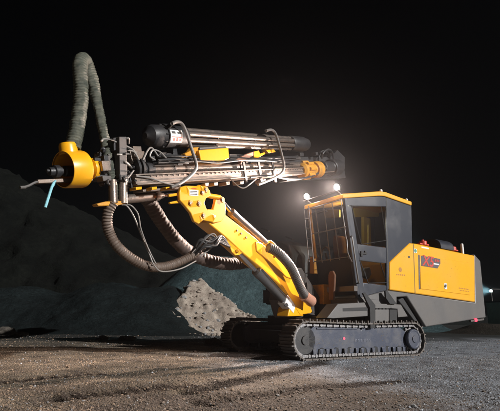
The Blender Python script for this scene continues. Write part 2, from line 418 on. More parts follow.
# floor and lower front of the cab
fl = [mn(364.5, 297.5, 1.34), mn(388, 290.2, 1.34)]
sh.prism([fl[0], fl[1], fl[1] - N * 1.3, fl[0] - N * 1.3], Z * .05)
cab = part(sh, 'cab_shell', GREY, bevel=.012)
def glass(pts, n, name='window_pane'): return part(MB().prism(cabp(pts, n), N * -.012), name, GLASS, cab)
glass([(352, 206.5), (385.9, 206.9), (386.2, 247.2), (357.6, 243.6)], 1.385)
glass([(360, 260.6), (386.5, 263.8), (386.5, 285.2), (363.2, 282.2)], 1.385)
gk = MB()
for pts in ([(351.6, 206), (385.9, 206.6), (386.3, 247.6), (357.3, 243.9)], [(359.7, 260.2), (386.6, 263.4), (386.6, 285.5), (363, 282.6)]):
    P = cabp(pts, 1.402); gk.tube(P + [P[0]], .014, 6, sub=0)
part(gk, 'window_seal', RUB, cab)
# A pillars, front frame
pf = [mn(344.3, 198, 1.38), mn(358, 298, 1.38)]
W = N * 1.36
fp_ = MB()
fp_.beam(pf[0], pf[1], .09, .09, N)
part(fp_, 'front_pillar', GREY, cab, .015)
yp = MB(); yp.beam(pf[0] - W, pf[0].lerp(pf[1], .56) - W, .08, .07, N)
part(yp, 'front_pillar', YELD, cab, .012, label='yellow front pillar on the far side of the cab')
lf = MB(); a1 = pf[0].lerp(pf[1], .60); a2 = pf[0].lerp(pf[1], .97)
lf.prism([a1, a2, a2 - W, a1 - W], F * -.05)
part(lf, 'front_panel', PITCHB, cab, .012)
ws = MB(); w1 = pf[0].lerp(pf[1], .06); w2 = pf[0].lerp(pf[1], .60)
ws.prism([w1 - N * .05, w2 - N * .05, w2 - W + N * .05, w1 - W + N * .05], F * -.012); part(ws, 'windscreen', GLASS, cab)
gd = MB()
for f_ in (.02, .30, .60):
    gd.tube([pf[0].lerp(pf[1], f_) + F * .10, pf[0].lerp(pf[1], f_) + F * .10 - W], .012, 8, sub=0)
for t_ in (.02, .26, .50, .74, .98):
    gd.tube([pf[0].lerp(pf[1], .02) + F * .10 - W * t_, pf[0].lerp(pf[1], .62) + F * .10 - W * t_], .012, 8, sub=0)
part(gd, 'windscreen_guard', HOOP, cab)
gh = MB()
g0 = mn(352.4, 238, 1.46)
gh.tube([mn(351.5, 236, 1.44), mn(352.4, 239, 1.5), mn(358.3, 280, 1.5), mn(359, 283, 1.44)], .020, 8, sub=4)
gh.tube([ms(346.8, 239, .5), ms(348.3, 262, .5), ms(352, 262, .5)], .012, 8, sub=0)
part(gh, 'grab_rail', LGREY, cab)
dh = MB(); dh.beam(mn(360.5, 253.8, 1.42), mn(366.8, 253.4, 1.42), .03, .045); dh.beam(mn(361.6, 251.2, 1.42), mn(361.6, 256.5, 1.42), .03, .05); dh.beam(mn(365.2, 250.8, 1.42), mn(365.2, 252.4, 1.42), .03, .03)
part(dh, 'door_handle', PITCHB, cab)
sm = MB()
sm.prism(cabp([(386.3, 198), (386.9, 198), (388.6, 289), (388.0, 289)], 1.402), N * -.01)
part(sm, 'door_seam', INK, cab)
# roof
rt_ = [(342.8, 193.6), (380, 191.2), (385.5, 191.8), (411.8, 201.6), (411.8, 205.4), (385, 196.2), (380, 195.8), (343, 198.2)]
roof = part(MB().prism(pn(rt_, 1.44), N * -1.52), 'cab_roof', YEL, bevel=.018)
for x, y in ((381, 190.8), (406.5, 200)):
    part(MB().lathe(mn(x, y + 1, 1.3), Z, [(0, .04), (.05, .04), (.07, .02)], 10), 'roof_bolt', WHITE, roof)
lb = MB()
L1, L2 = ms(336.5, 187.2, .55), ms(306.5, 196.6, .55)
lb.tube([L1 + N * .12 - Z * .1, L2 - N * .12 - Z * .1], .022, 8, sub=0)
for l in (L1, L2): lb.beam(l - Z * .1, l - Z * .22 - F * .25, .04, .03)
part(lb, 'lamp_bar', DSTEEL, roof)
aim = (F * .90 + N * .16 - Z * .42).normalized()
for i, l in enumerate((L1, L2)):
    lm = MB().lathe(l - aim * .13, aim, [(0, .04), (.02, .08), (.11, .09), (.12, .09)], 20, 0)
    lm.lathe(l - aim * .008, aim, [(0, .078), (.012, .072)], 20, 1)
    part(lm, 'work_lamp', [DARK, LAMPW], roof)
# inside of the cab
def C3(x, y, n): return mn(x, y, n)
dome = M(-.35, .75, 3.78)
part(MB().lathe(dome, Z, [(0, .05), (.03, .07), (.05, .07)], 16), 'dome_lamp', DOME, cab)
inn = MB().prism(pn([(363.5, 216.5), (370.5, 218.5), (371.5, 246), (364, 244)], .25), N * -.1)
inn.prism(pn([(354, 208), (385, 210), (384.5, 216), (369, 217), (355, 217)], .2), N * -.05)
part(inn, 'inner_post', OCH, cab, .01)
part(MB().prism([ms(325.5, 209.5, -.2), ms(339, 209.5, -.2), ms(339, 217.4, -.2), ms(325, 218, -.2)], F * -.06), 'inner_panel', OCH, cab, .01)
part(MB().tube([ms(314, 215, .25), ms(320, 212.6, .2), ms(327, 211, .15)], .025, 8), 'wiper_motor', LGREY, cab)
seat = MB()
sb = [ms(333, 235, .0), ms(341.6, 236, .0), ms(343.2, 245, .0), ms(342.6, 256, .0), ms(339.6, 264, .0), ms(335, 263, .0), ms(332.8, 252, .0), ms(332, 242, .0)]
seat.prism(sb, F * -.16)
so = part(seat, 'operator_seat', ORG, cab, .05)
part(MB().prism([ms(333.5, 228, -.02), ms(339, 228.5, -.02), ms(339.6, 234.4, -.02), ms(333.2, 234, -.02)], F * -.12), 'headrest', PITCHB, so, .04)
part(MB().prism([ms(345, 222, .1), ms(349.2, 224, .1), ms(350.6, 240, .1), ms(349, 251, .1), ms(346, 249, .1), ms(344.6, 236, .1)], F * -.06), 'side_cushion', ORG, so, .02)
stw = MB(); ct = ms(325.6, 253, .12)
stw.tube([ct + (N * math.cos(t) + Z * math.sin(t)) * .15 for t in [math.pi * k / 8 for k in range(-1, 10)]], .02, 8, sub=3); stw.rod(ct, ct - Z * .35 - F * .1, .03, 8)
part(stw, 'steering_wheel', YELD, cab)
part(MB().prism(pn([(365, 268), (370, 267), (372, 274), (369, 279), (365, 276)], .9), N * -.15), 'foot_pedal', WHITE, cab, .02)
# platform, hose guard and ladder in front of the cab
pb = MB().prism([ms(327, 287.4, .55), ms(354, 285.6, .55), ms(354, 291.2, .55), ms(327, 292.6, .55)], F * -.12)
part(pb, 'front_step', DSTEEL, bevel=.01)
gu = MB().prism([ms(329.4, 271.5, .7), ms(332.4, 270.6, .7), ms(334.4, 275, .7), ms(334, 285, .7), ms(333, 300, .7), ms(329, 300, .7), ms(328.2, 281, .7), ms(328.2, 275, .7)], F * -.06)
part(gu, 'hose_guard', DORG, bevel=.015)
lad = MB()
la, lb2, lc, ld = ms(303.8, 207, .9), ms(309, 262, .9), ms(308.6, 206, .9), ms(313.5, 262, .9)
lad.tube([la, lb2], .012, 6, sub=0); lad.tube([lc, ld], .012, 6, sub=0)
for k in range(6): lad.tube([la.lerp(lb2, k / 5 * .9 + .05), lc.lerp(ld, k / 5 * .9 + .05)], .010, 6, sub=0)
part(lad, 'front_ladder', DSTEEL)

# ---- far side: dust collector, boxes
dc = MB()
pr = [(-1.55, 1.25), (-.35, 1.25), (-.30, 2.55), (-.45, 2.85), (-.75, 3.0), (-1.2, 3.0), (-1.45, 2.85), (-1.55, 2.55)]
dc.prism([M(.75, n, z) for n, z in pr], F * -1.9)
part(dc, 'dust_collector', DARK, bevel=.05)
for x, y in ((265, 229.5), (289, 238)):
    part(MB().beam(ms(x - 3, y - 1.2, .80), ms(x + 4, y + 1.6, .80), .05, .03), 'highlight_streak', CHROME)  # bright bars stand in for highlights on the collector lid
part(MB().prism([ms(263, 290, 1.3), ms(275, 291, 1.3), ms(275, 303.5, 1.3), ms(263, 303, 1.3)], F * -.3), 'tool_box', PITCHB, bevel=.01)
bm_ = MB().mbox(-.05, .30, -.35, .45, 1.0, 1.75)
bm_.prism([ms(299, 256, .1), ms(314, 257, .1), ms(314, 274, .1), ms(299, 273, .1)], F * -.2)
part(bm_, 'front_housing', YELD, bevel=.02)

# ---- boom
Pb = M(1.0, .65, 1.15); Pe = at(203, 210, 7.95)
Bd = (Pe - Pb); Bd.z = 0; Bd.normalize(); Bn = Bd.cross(Z).normalized()
if Bn.dot(EYE - Pb) < 0: Bn = -Bn
def bp(pts, v=0.0): return [on_plane(x, y, Pb + Bn * v, Bn) for x, y in pts]
def b1(x, y, v=0.0): return bp([(x, y)], v)[0]
bm0 = MB().prism(bp([(207, 212), (223, 212.5), (256, 238), (289, 271), (308, 298), (313, 313), (300, 315), (283, 287), (262, 268.5), (245, 255), (226, 237.5), (207, 222)], .15), Bn * -.30)
boom = part(bm0, 'boom', YEL, bevel=.02, label='yellow boom arm reaching up to the drill feed')
part(MB().prism(bp([(256, 241.5), (262, 243), (290, 271), (292, 279), (286.5, 277), (257, 251)], .18), Bn * -.36), 'boom_sleeve', YEL, boom, .015)
for k, (x, y) in enumerate(((237, 230.5), (241, 233.5), (246, 237.5))):
    part(MB().lathe(b1(x, y, .15), Bn, [(0, .022), (.015, .022)], 8), 'boom_bolt', DSTEEL, boom)
lg = MB(); l2_ = MB()
for v in (.10, -.06):
    lg.prism(bp([(261.5, 250), (263.5, 242), (266.5, 239.6), (270.5, 240.4), (273, 246), (272.5, 256)], v), Bn * -.04)
    l2_.prism(bp([(224, 233), (244, 252), (239.5, 255), (235.5, 255.5), (232, 252), (228.5, 243)], v + .03), Bn * -.04)
lg.rod(b1(267.5, 244.5, .14), b1(267.5, 244.5, -.14), .03, 12); l2_.rod(b1(237.5, 251, .17), b1(237.5, 251, -.14), .035, 12)
part(lg, 'cylinder_lug', YEL, boom, .008); part(l2_, 'cylinder_lug', YEL, boom, .008)
hb = MB()
head = [(181, 187), (186, 185.6), (206, 186.3), (210, 190.5), (210.8, 195.5), (206, 198.5), (204.6, 203), (206.5, 208.5), (210, 212), (216, 215.5), (214, 222), (207, 221), (203.5, 220), (199, 224), (194.5, 221.5), (191, 213), (185, 205.5), (180, 200), (179.6, 192)]
cpl = [(208, 209), (213.4, 209.4), (215.2, 203), (216, 198), (219, 195.4), (223.4, 196.8), (226, 206), (225.6, 215), (221.5, 221.5), (214, 223), (207.5, 220)]
for v in (.26, -.20):
    hb.prism(bp(head, v), Bn * -.06)
    hb.prism(bp(cpl, v - .065), Bn * -.06)
for x, y in ((185, 190), (199, 189), (198, 219), (211, 218)): hb.rod(b1(x, y, .24), b1(x, y, -.24), .07, 14)
hb.rod(b1(207, 195.4, .2), b1(220, 197.4, .2), .045, 12)
for v in (.2, -.2):
    hb.prism(bp([(169, 194.4), (182, 192), (182, 195), (169.5, 197)], v), Bn * -.05)
    hb.prism(bp([(170, 202), (184, 199.2), (185, 202.5), (170.5, 204)], v), Bn * -.05)
hd_ = part(hb, 'boom_head', YEL, boom, .012)
for x, y in ((205.5, 189.8), (202, 192.3), (198.5, 203.5), (203, 215.5), (190, 203), (221.8, 199.8)):
    bo = MB().lathe(b1(x, y, .255), Bn, [(0, .055), (.03, .05)], 16, 0); bo.lathe(b1(x, y, .284), Bn, [(0, .026), (.02, .024)], 8, 1)
    part(bo, 'pivot_pin', [YELD, DSTEEL], boom)
stk = MB().prism(bp([(189.5, 189.6), (198.5, 190), (198.3, 195.8), (189.5, 195.4)], .264), Bn * -.005, 0)
stk.prism(bp([(191.8, 188.2), (196.6, 188.4), (196.6, 189.2), (191.8, 189)], .265), Bn * -.005, 1)
for k in range(3): stk.prism(bp([(190.5, 191 + k * 1.5), (197.3, 191.3 + k * 1.5), (197.3, 191.8 + k * 1.5), (190.5, 191.5 + k * 1.5)], .267), Bn * -.005, 2)
part(stk, 'sticker', [WHITE, RED, DECAL], hd_)
def pxr(px, P): return px * P.y / FP
u1 = MB(); p0, p1, p2 = b1(222, 201, .05), b1(232.5, 213.5, .05), b1(265, 243, .05)
u1.rod(p1, p2, pxr(4.2, p1), 20); u1.lathe(p1, p2 - p1, [(-.05, pxr(4.6, p1)), (.06, pxr(4.6, p1))], 20)
cy = part(u1, 'lift_cylinder', STEEL, boom, label='pale upper cylinder lying along the boom')
part(MB().rod(p0, p1, pxr(2, p0), 14), 'piston_rod', CHROME, cy)
u2 = MB(); p0, p1, p2 = b1(237.5, 251, .05), b1(257.5, 272.5, .05), b1(285, 302, .05)
u2.rod(p1, p2, pxr(4.4, p1), 20); u2.lathe(p1, p2 - p1, [(-.06, pxr(4.9, p1)), (.1, pxr(4.9, p1))], 20)
cy = part(u2, 'lift_cylinder', GUNM, boom, label='dark lower cylinder carrying the boom')
part(MB().rod(p0, p1, pxr(2.6, p0), 14), 'piston_rod', CHROME, cy)
part(MB().beam(p1 + Bn * .1 + Z * .06, p2 + Bn * .1 + Z * .06, .03, .03, Z), 'oil_pipe', CHROME, cy)
ce = MB().beam(b1(282.5, 299, .05), b1(291, 309, .05), .2, .22, Z, 0); ce.prism(bp([(284, 304), (287.2, 302.6), (289, 305.6), (285.6, 307.2)], .17), Bn * -.02, 1)
part(ce, 'cylinder_clevis', [WHITE, PITCHB], cy, .02)
part(MB().prism(bp([(290, 307), (298, 305), (304, 316), (288, 316.5)], .14), Bn * -.3), 'boom_foot', YEL, boom, .02)
bf = MB().prism(bp([(290, 268), (302, 268), (322, 300), (323, 318), (292, 318), (287, 300)], -.05), Bn * -.5)
part(bf, 'boom_mount', DSTEEL, bevel=.03)  # yellow mount in shade; dark steel stands in for the shade
bh = [b1(268, 247.5, .3), b1(274, 250, .36), b1(282, 256.5, .42), b1(291, 267.5, .45), b1(297, 280, .45), b1(301.5, 290, .45), b1(306, 297, .42)]
part(MB().tube(bh, .098, 18, .009, .008, .045), 'suction_hose', HOSEK)
part(MB().lathe(b1(303.5, 295.2, .42), b1(317, 305.8, .3) - b1(303.5, 295.2, .42), [(0, .115), (.06, .125), (.12, .12), (.42, .12), (.44, .13), (.5, .13)], 20), 'pipe_stub', COPPER)
part(MB().tube([b1(270, 241, .25), b1(276, 247, .35), b1(277, 253, .4), b1(274, 257, .3)], .03, 8), 'hose_clamp', YEL)

# ---- drill feed: straight line climbing away over the machine
D1 = 6.8
FA = at(130, 182, D1)
FD = ray(545, 158).normalized(); FS = FD.cross(Z).normalized(); FU = FS.cross(FD)
def fp(x, y, v=0.0): return on_plane(x, y, FA + FS * v, FS)
def fps(pts, v=0.0): return [fp(x, y, v) for x, y in pts]
def fy(x1, y1, x2): return y1 + (158 - y1) * (x2 - x1) / (545 - x1)
def fl_(x1, y1, x2, v=0.0): return fp(x1, y1, v), fp(x2, fy(x1, y1, x2), v)
feed = MB()
a, b = fl_(128, 181.5, 330)
bw, bh_ = .34, .13
feed.box((a + b) / 2, FD * ((b - a).length / 2), FS * (bw / 2), FU * (bh_ / 2))
feed.box((a + b) / 2 + FU * .075, FD * ((b - a).length / 2), FS * .20, FU * .012)
feed.box((a + b) / 2 - FU * .075, FD * ((b - a).length / 2), FS * .20, FU * .012)
nb = feed
nb.box((a + b) / 2 + FS * .172 - FU * .012, FD * ((b - a).length / 2 - .1), FS * .004, FU * .010, 1)
n = 60
for k in range(n):
    c = a.lerp(b, (k + .5) / n)
    nb.lathe(c + FS * .17 + FU * .045, FS, [(0, .014), (.012, .012)], 8, 1)
fb = part(feed, 'feed_beam', [BEAM, DSTEEL], bevel=.006, label='long dusty steel feed beam under the drill pipe')
t_, e_ = fl_(36, 182.0, 130, -.03)
part(MB().beam(t_, e_, .10, .05, FU), 'beam_nose', BEAM, fb, .006)
a, b = fl_(148, 169.6, 325, .02)
dp = MB().rod(a, b, .092, 24)
for k in range(26):
    c = a.lerp(b, (k + .5) / 60); an = R(-38)
    dp.lathe(c + (FS * math.cos(an) + FU * math.sin(an)) * .090, FS * math.cos(an) + FU * math.sin(an), [(0, .010), (.003, .010)], 8, 1)
dp.lathe(a, FD, [(.55, .094), (.555, .10), (.60, .10), (.605, .094)], 24, 1)
for tt in (.36, .62): dp.lathe(a.lerp(b, tt), FD, [(0, .094), (.003, .104), (.16, .104), (.163, .094)], 24, 1)
part(dp, 'drill_pipe', [STEEL, DSTEEL])
a2, b2 = fl_(152, 175.6, 300, -.02)
part(MB().rod(a2, b2, .035, 12).rod(a2 + FU * .0 - FS * .1, b2 - FS * .1, .04, 12), 'guide_rail', DSTEEL)
for x in (243, 258, 272):                                           # dark straps round the pipe and beam
    s0 = fp(x, 163, .2)
    part(MB().prism([fp(x, 162, .2), fp(x + 1.8, 162, .2), fp(x + 5, 182, .2), fp(x + 3, 182, .2)], FS * -.03), 'beam_strap', DSTEEL)
cpw = MB().lathe(fp(139, 169.8, .02), FD, [(0, .10), (.10, .10), (.11, .125), (.2, .125), (.21, .108), (.27, .108)], 24)
part(cpw, 'pipe_coupling', DARK)
# carousel
ca = fp(145, 135.6, 0); cb = fp(182, fy(145, 135.6, 182), 0); cL = (cb - ca).length
cc = MB().lathe(ca, FD, [(0, .05), (.05, .10), (.09, .17), (.16, .195), (.36, .20), (.365, .225), (cL * .62, .225), (cL * .63, .205), (cL, .205)], 36, 0)
for k in range(10):
    an = k * math.pi / 5; cc.lathe(ca + FD * .335 + (FS * math.cos(an) + FU * math.sin(an)) * .2, FD, [(-.03, .016), (.05, .016)], 6, 0)
car = part(cc, 'rod_carousel', DARK, label='black drum at the front of the rod magazine')
lbp = ca + FD * (cL * .42)
lab = MB()
for i0 in range(6):
    a0, a1 = R(-38 + i0 * 9.5), R(-38 + (i0 + 1) * 9.5)
    for (q0, q1, mi) in ((0, .30, 0),):
        P = [lbp + FD * q + (FS * math.cos(t) + FU * math.sin(t)) * .2275 for q, t in ((q0, a0), (q1, a0), (q1, a1), (q0, a1))]
        nn = (FS * math.cos((a0 + a1) / 2) + FU * math.sin((a0 + a1) / 2))
        lab.prism(P, nn * -.004, 0)
for q0, q1, d0, d1_, mi in ((.03, .12, 2, 12, 1), (.17, .27, 2, 10, 1), (.03, .27, -14, -11, 2), (.06, .1, -30, -18, 2), (.14, .18, -30, -16, 2), (.22, .25, -30, -18, 2)):
    P = [lbp + FD * q + (FS * math.cos(R(t)) + FU * math.sin(R(t))) * .231 for q, t in ((q0, d0), (q1, d0), (q1, d1_), (q0, d1_))]
    lab.prism(P, FS * -.003, mi)
part(lab, 'warning_label', [WHITE, INK, RED], car)
ce_ = fp(298, fy(145, 135.6, 298), 0)
for k in range(7):
    an = R(20 + k * 360 / 7); off = (FS * math.cos(an) + FU * math.sin(an)) * .135
    part(MB().rod(cb - FD * .1 + off, ce_ + off, .052, 16), 'drill_rod', STEEL, car)
part(MB().rod(cb - FD * .1, ce_, .05, 12), 'carousel_shaft', DSTEEL, car)
part(MB().lathe(fp(289, fy(145, 135.6, 289), 0), FD, [(0, .19), (.05, .21), (.7, .21), (.72, .19), (.95, .17), (1.0, .1)], 32), 'carousel_end', DARK, car)
for x in (212, 250): part(MB().lathe(fp(x, fy(145, 135.6, x), 0), FD, [(0, .085), (.001, .15), (.03, .15), (.031, .085)], 24), 'rod_spacer', DSTEEL, car)
a, b = fl_(150, 160.5, 330, -.16)
part(MB().beam(a, b, .12, .14, FU), 'gap_filler', PITCHB, bevel=.01)  # black box put in to stand for the dark gap under the carousel
rng = random.Random(9)
for k in range(16):
    x = rng.uniform(160, 320); y = fy(150, 160, x) + rng.uniform(-5, 3); p = fp(x, y, rng.uniform(-.12, .1))
    part(MB().box(p, FD * rng.uniform(.05, .18), FS * rng.uniform(.04, .1), FU * rng.uniform(.03, .08)), 'valve_block', rng.choice((DARK, DARK, DSTEEL, PITCHB)), bevel=.008)
for k in range(5):
    y0 = 156 + k * 1.6
    part(MB().tube([fp(x, fy(150, y0, x) + rng.uniform(-1.6, 1.6), .12 + .03 * k) for x in range(158, 318, 20)], .016, 8, sub=4), 'hydraulic_hose', RUB)
# bent guard hoops
for pts, w in (([(172, 123.5), (177, 121.8), (182, 124), (186.5, 133), (191, 147), (195, 159), (196.5, 166), (194, 172), (187, 178.5), (179, 184), (171, 187.6)], .32),
               ([(266, 130.5), (272, 130), (276, 134.5), (279.5, 146), (283, 160), (284, 167), (281.5, 173), (275, 177.5), (266, 181.5), (258, 184.6)], .32)):
    h = MB().tube([fp(x, y, w) for x, y in pts], .030, 10, sub=6)
    h.tube([fp(pts[0][0], pts[0][1], w), fp(pts[0][0] - .5, pts[0][1] + .3, 0), fp(pts[0][0], pts[0][1] + 2, -.3)], .028, 8)
    part(h, 'guard_hoop', HOOP)
# yellow cradle, clamp arms, rotary head
yb = MB().prism(fps([(199, 150), (228.4, 147.6), (229.4, 158.4), (224, 160.8), (219, 162.8), (212, 160.6), (201, 161.4)], .22), FS * -.36, 0)
yb.prism(fps([(200, 147.2), (226, 146), (227, 148.4), (200, 150)], .2), FS * -.3, 1)
part(yb, 'clamp_housing', [YEL, LGREY], bevel=.012)
ya = MB()
ya.prism(fps([(180.5, 159), (184, 154), (190, 151), (192, 147.6), (199, 147), (199, 152), (193, 155), (188, 157), (183, 162)], .15), FS * -.1)
ya.prism(fps([(193.5, 152), (200, 149), (201, 160), (195, 161)], .12), FS * -.2)
part(ya, 'clamp_arm', YELD, bevel=.01)
yc = MB().prism(fps([(236, 159.5), (246, 154.5), (254, 151.5), (256, 154), (250, 157.6), (244, 160.2), (242, 164), (240, 163.5), (240.4, 161)], .15), FS * -.12, 1)
yc.prism(fps([(254, 151.5), (259, 150.4), (260, 153.8), (264.6, 152.2), (265.4, 153.8), (258, 158), (254, 157.4)], .16), FS * -.1, 0)
yc.prism(fps([(266, 149.8), (274, 149.4), (276, 152), (269, 153.2)], .1), FS * -.14, 0)
part(yc, 'clamp_arm', [YEL, COPPER], bevel=.008)
for x, y, w_, h_ in ((231, 157, 3, 4), (249, 159, 3, 4), (176, 152, 2.4, 7), (170, 155, 3, 4), (181, 164, 3, 3)):
    kb = MB().prism(fps([(x - w_, y - h_ / 2), (x + w_ / 2, y - h_ / 2), (x + w_, y + h_), (x - w_, y + h_)], .1), FS * -.2)
    part(kb, 'support_block', DARK, bevel=.01)
rh = MB().lathe(fp(300, 170.4, .08), FD, [(0, .14), (.05, .2), (.5, .21), (.52, .17), (.75, .17), (.76, .23), (1.1, .24), (1.2, .17)], 20)
for k in range(8):
    an = k * math.pi / 4; rh.lathe(fp(303, 170.2, .08) + (FS * math.cos(an) + FU * math.sin(an)) * .21, FD, [(0, .05), (.35, .05)], 8)
part(rh, 'rotary_head', YELD, bevel=.01)
rm = MB().lathe(fp(321, 168.2, .05), FD, [(0, .2), (.6, .2), (.62, .26), (1.2, .26), (1.3, .12)], 20)
rm.prism(fps([(285, 172), (344, 166), (346, 178), (287, 181)], -.1), FS * -.25)
rm.prism(fps([(310, 160), (330, 157), (338, 150), (345, 157), (345, 168), (312, 168)], -.12), FS * -.2)
part(rm, 'drifter_carriage', DARK, bevel=.02)
part(MB().tube([fp(322, 158, .1), fp(323, 153, .2), fp(328, 149.5, .2), fp(332, 152, .1), fp(334, 160, 0)], .03, 8), 'hydraulic_hose', RUB)
part(MB().tube([fp(318, 160, 0), fp(321, 152, 0), fp(327, 151.5, 0), fp(330, 158, -.1)], .03, 8), 'hydraulic_hose', RUB)
part(MB().tube([fp(300, 158, -.1), fp(280, 160, -.15), fp(255, 163, -.2), fp(230, 160, -.15), fp(210, 165, -.2)], .03, 8), 'hydraulic_hose', RUB)
part(MB().tube([fp(330, 166, .2), fp(312, 176, .25), fp(290, 179, .25), fp(270, 176, .2), fp(250, 177.5, .2)], .025, 8), 'hydraulic_hose', RUB)
# feed slide cylinder
a, b = fl_(112, 200.5, 158, -.15)
sc_ = MB().rod(a, b, .075, 22); sc_.lathe(b, FD, [(-.1, .085), (0, .085), (.05, .06), (.12, .045)], 22)
cyl = part(sc_, 'slide_cylinder', STEEL)
part(MB().rod(b, fp(180, fy(112, 200.5, 180), -.15), .028, 12), 'piston_rod', CHROME, cyl)
part(MB().box(fp(160, 190, -.05), FD * .5, FS * .12, FU * .02), 'cradle_plate', BEAM, bevel=.006)
for x, w_ in ((136, 6), (152, 5), (166, 5)): part(MB().prism(fps([(x, 187), (x + w_, 186.6), (x + w_, 189.4), (x, 190)], .2), FS * -.15), 'feed_bracket', YEL, bevel=.006)
for x in (205, 214, 226, 240, 262): part(MB().prism(fps([(x, 183 + (205 - x) * .06), (x + 4, 182.6 + (205 - x) * .06), (x + 3.5, 186 + (205 - x) * .06), (x + .5, 186.3 + (205 - x) * .06)], .12), FS * -.2), 'feed_bracket', BEAM, bevel=.006)
# centraliser at the front of the feed
ct = MB()
ct.prism(fps([(119.3, 136.5), (126.6, 136.5), (127.4, 177), (120, 177.5)], .24), FS * -.12, 0)
ct.prism(fps([(113.5, 137.6), (119, 137), (119.4, 150), (114, 150.6)], .16), FS * -.2, 1)
part(ct, 'centraliser_post', [DSTEEL, DARK], bevel=.008)
part(MB().rod(fp(122.8, 177, .17), fp(123, 203.5, .17), .066, 18), 'guide_tube', STEEL)
part(MB().rod(fp(112.4, 180, .17), fp(113.4, 203, .17), .062, 18), 'guide_tube', STEEL)
cm = MB()
for x, r_ in ((131, .20), (134.5, .22), (137, .17)): cm.lathe(fp(x, 169, 0), FD, [(0, r_ * .7), (.001, r_), (.05, r_), (.051, r_ * .7)], 28, 0)
rng = random.Random(3)
for k in range(64):
    x, y = rng.uniform(97, 140), rng.uniform(148, 184); v = rng.uniform(-.15, .16); p = fp(x, y, v); mi = rng.choice((0, 0, 0, 1, 1, 2))
    if k % 2: cm.box(p, FD * rng.uniform(.03, .11), FS * rng.uniform(.02, .09), FU * rng.uniform(.02, .10), mi)
    else: cm.lathe(p - FS * .05, (FS + FD * rng.uniform(-.6, .6) + FU * rng.uniform(-.6, .6)), [(0, .04), (.05, .045), (.06, .025), (.12, .022)], 10, mi)
part(cm, 'centraliser_jaw', [DARK, DSTEEL, STEEL], bevel=.005)
rng = random.Random(11)
for k in range(11):
    x0, y0 = rng.uniform(104, 135), rng.uniform(140, 176); x1, y1 = x0 + rng.uniform(-14, 16), y0 + rng.uniform(-6, 24)
    pts = [fp(x0, y0, rng.uniform(.0, .2)), fp((x0 + x1) / 2 + rng.uniform(-6, 6), (y0 + y1) / 2 + rng.uniform(-4, 8), .26), fp(x1, y1, rng.uniform(-.1, .2))]
    r_ = rng.choice((.012, .016, .02)); part(MB().tube(pts, r_, 8), 'hydraulic_hose', rng.choice((RUB, RUB, CABLE)))
for pts in ([(101, 141.5), (104, 139), (110, 139.6), (116, 142)], [(126, 146), (132, 149), (136, 153)], [(127, 150), (134, 152), (139, 160)], [(155, 160), (150, 156), (153, 150), (160, 152), (166, 158)], [(143, 160), (148, 150), (152, 148), (158, 156)], [(136, 176), (150, 178), (165, 183), (180, 186)]):
    part(MB().tube([fp(x, y, .2) for x, y in pts], .014, 8), 'hydraulic_hose', CABLE)
part(MB().prism(fps([(97, 203.8), (106, 201.4), (127.5, 200.8), (128, 203), (118, 205.4), (98.5, 206)], .2), FS * -.12), 'foot_plate', YELD, bevel=.008)
# dust hood ring
dcn = fp(63, 169.6, 0)
dh_ = MB().lathe(dcn, FD, [(0, .238), (0, .250), (.015, .256), (.20, .262), (.27, .266), (.30, .26), (.31, .24), (.295, .22), (.02, .236)], 48, 0, False)
dh_.lathe(dcn + FD * .29, FD, [(0, .24), (.02, .24)], 40, 0)
hoodr = part(dh_, 'dust_hood', YEL, label='yellow open dust hood ring at the drilling end')
part(MB().lathe(dcn + FD * .13 + FU * .21, FU, [(0, .125), (.12, .12), (.16, .105)], 28), 'hose_collar', YEL, hoodr, .006)
part(MB().lathe(dcn + FD * .31, FD, [(0, .07), (.10, .08), (.13, .15), (.17, .158), (.20, .15), (.22, .10), (.3, .06), (.62, .055)], 30), 'rear_collar', YEL, hoodr)
chk = MB().lathe(fp(49, 171.6, 0), FD, [(0, .055), (.06, .062), (.07, .085), (.14, .085), (.15, .06), (.22, .06), (.23, .075), (.55, .072), (.95, .07)], 28)
chk.lathe(fp(46.5, 170.8, 0), FD, [(0, .025), (.08, .03)], 14)
part(chk, 'drill_chuck', DARK)
tipm = MB().tube([fp(22, 187.4, 0), fp(24.5, 187, 0), fp(29, 185.6, 0), fp(34, 183, 0), fp(39, 181.8, 0), fp(57, 181.6, 0)], .016, 8, sub=4)
tipm.lathe(fp(22.4, 187.4, 0), FD, [(-.03, .02), (.04, .02)], 8)
part(tipm, 'nose_lever', LGREY)
# flexible ducts
pA = [(72.5, 148), (74.2, 141), (76.5, 130), (79.5, 113), (81, 96), (80.6, 80), (80, 68), (80.6, 61.5), (83, 59.5), (86, 62), (89, 71), (95, 92), (101.5, 124), (106, 146), (110, 165), (113, 185), (113.5, 201)]
vA = [.0, 0, 0, 0, 0, 0, -.02, -.07, -.16, -.22, -.24, -.2, -.1, -.02, .05, .08, .08]
part(MB().tube([fp(x, y, v) for (x, y), v in zip(pA, vA)], lambda t: .106 - .012 * t if t < .5 else max(.070, .100 - .25 * (t - .5)), 20, .007, .004, .042, wob=.014), 'dust_duct', HOSEG, label='olive flexible dust duct looping above the dust hood')
lo = [(113, 203, 6.35), (108.5, 211, 6.35), (107, 222, 6.4), (109.5, 233, 6.5), (117, 246, 6.6), (130, 257.5, 6.8), (147, 266, 7.0), (163, 267, 7.25), (178, 262.5, 7.5), (192, 255.5, 7.7), (203, 246, 7.9), (211, 239, 8.0)]
part(MB().tube([at(x, y, d) for x, y, d in lo], .073, 18, .009, .006, .042), 'dust_duct', HOSEB, label='brown ribbed dust duct hanging in a loop below the feed')
lo = [(143, 190, 7.3), (150, 203, 7.6), (163, 224, 8.0), (179, 243.5, 8.4), (194, 255, 8.7), (211, 261.5, 8.95), (230, 264, 9.3), (248, 262.5, 9.8), (268, 262, 10.3)]
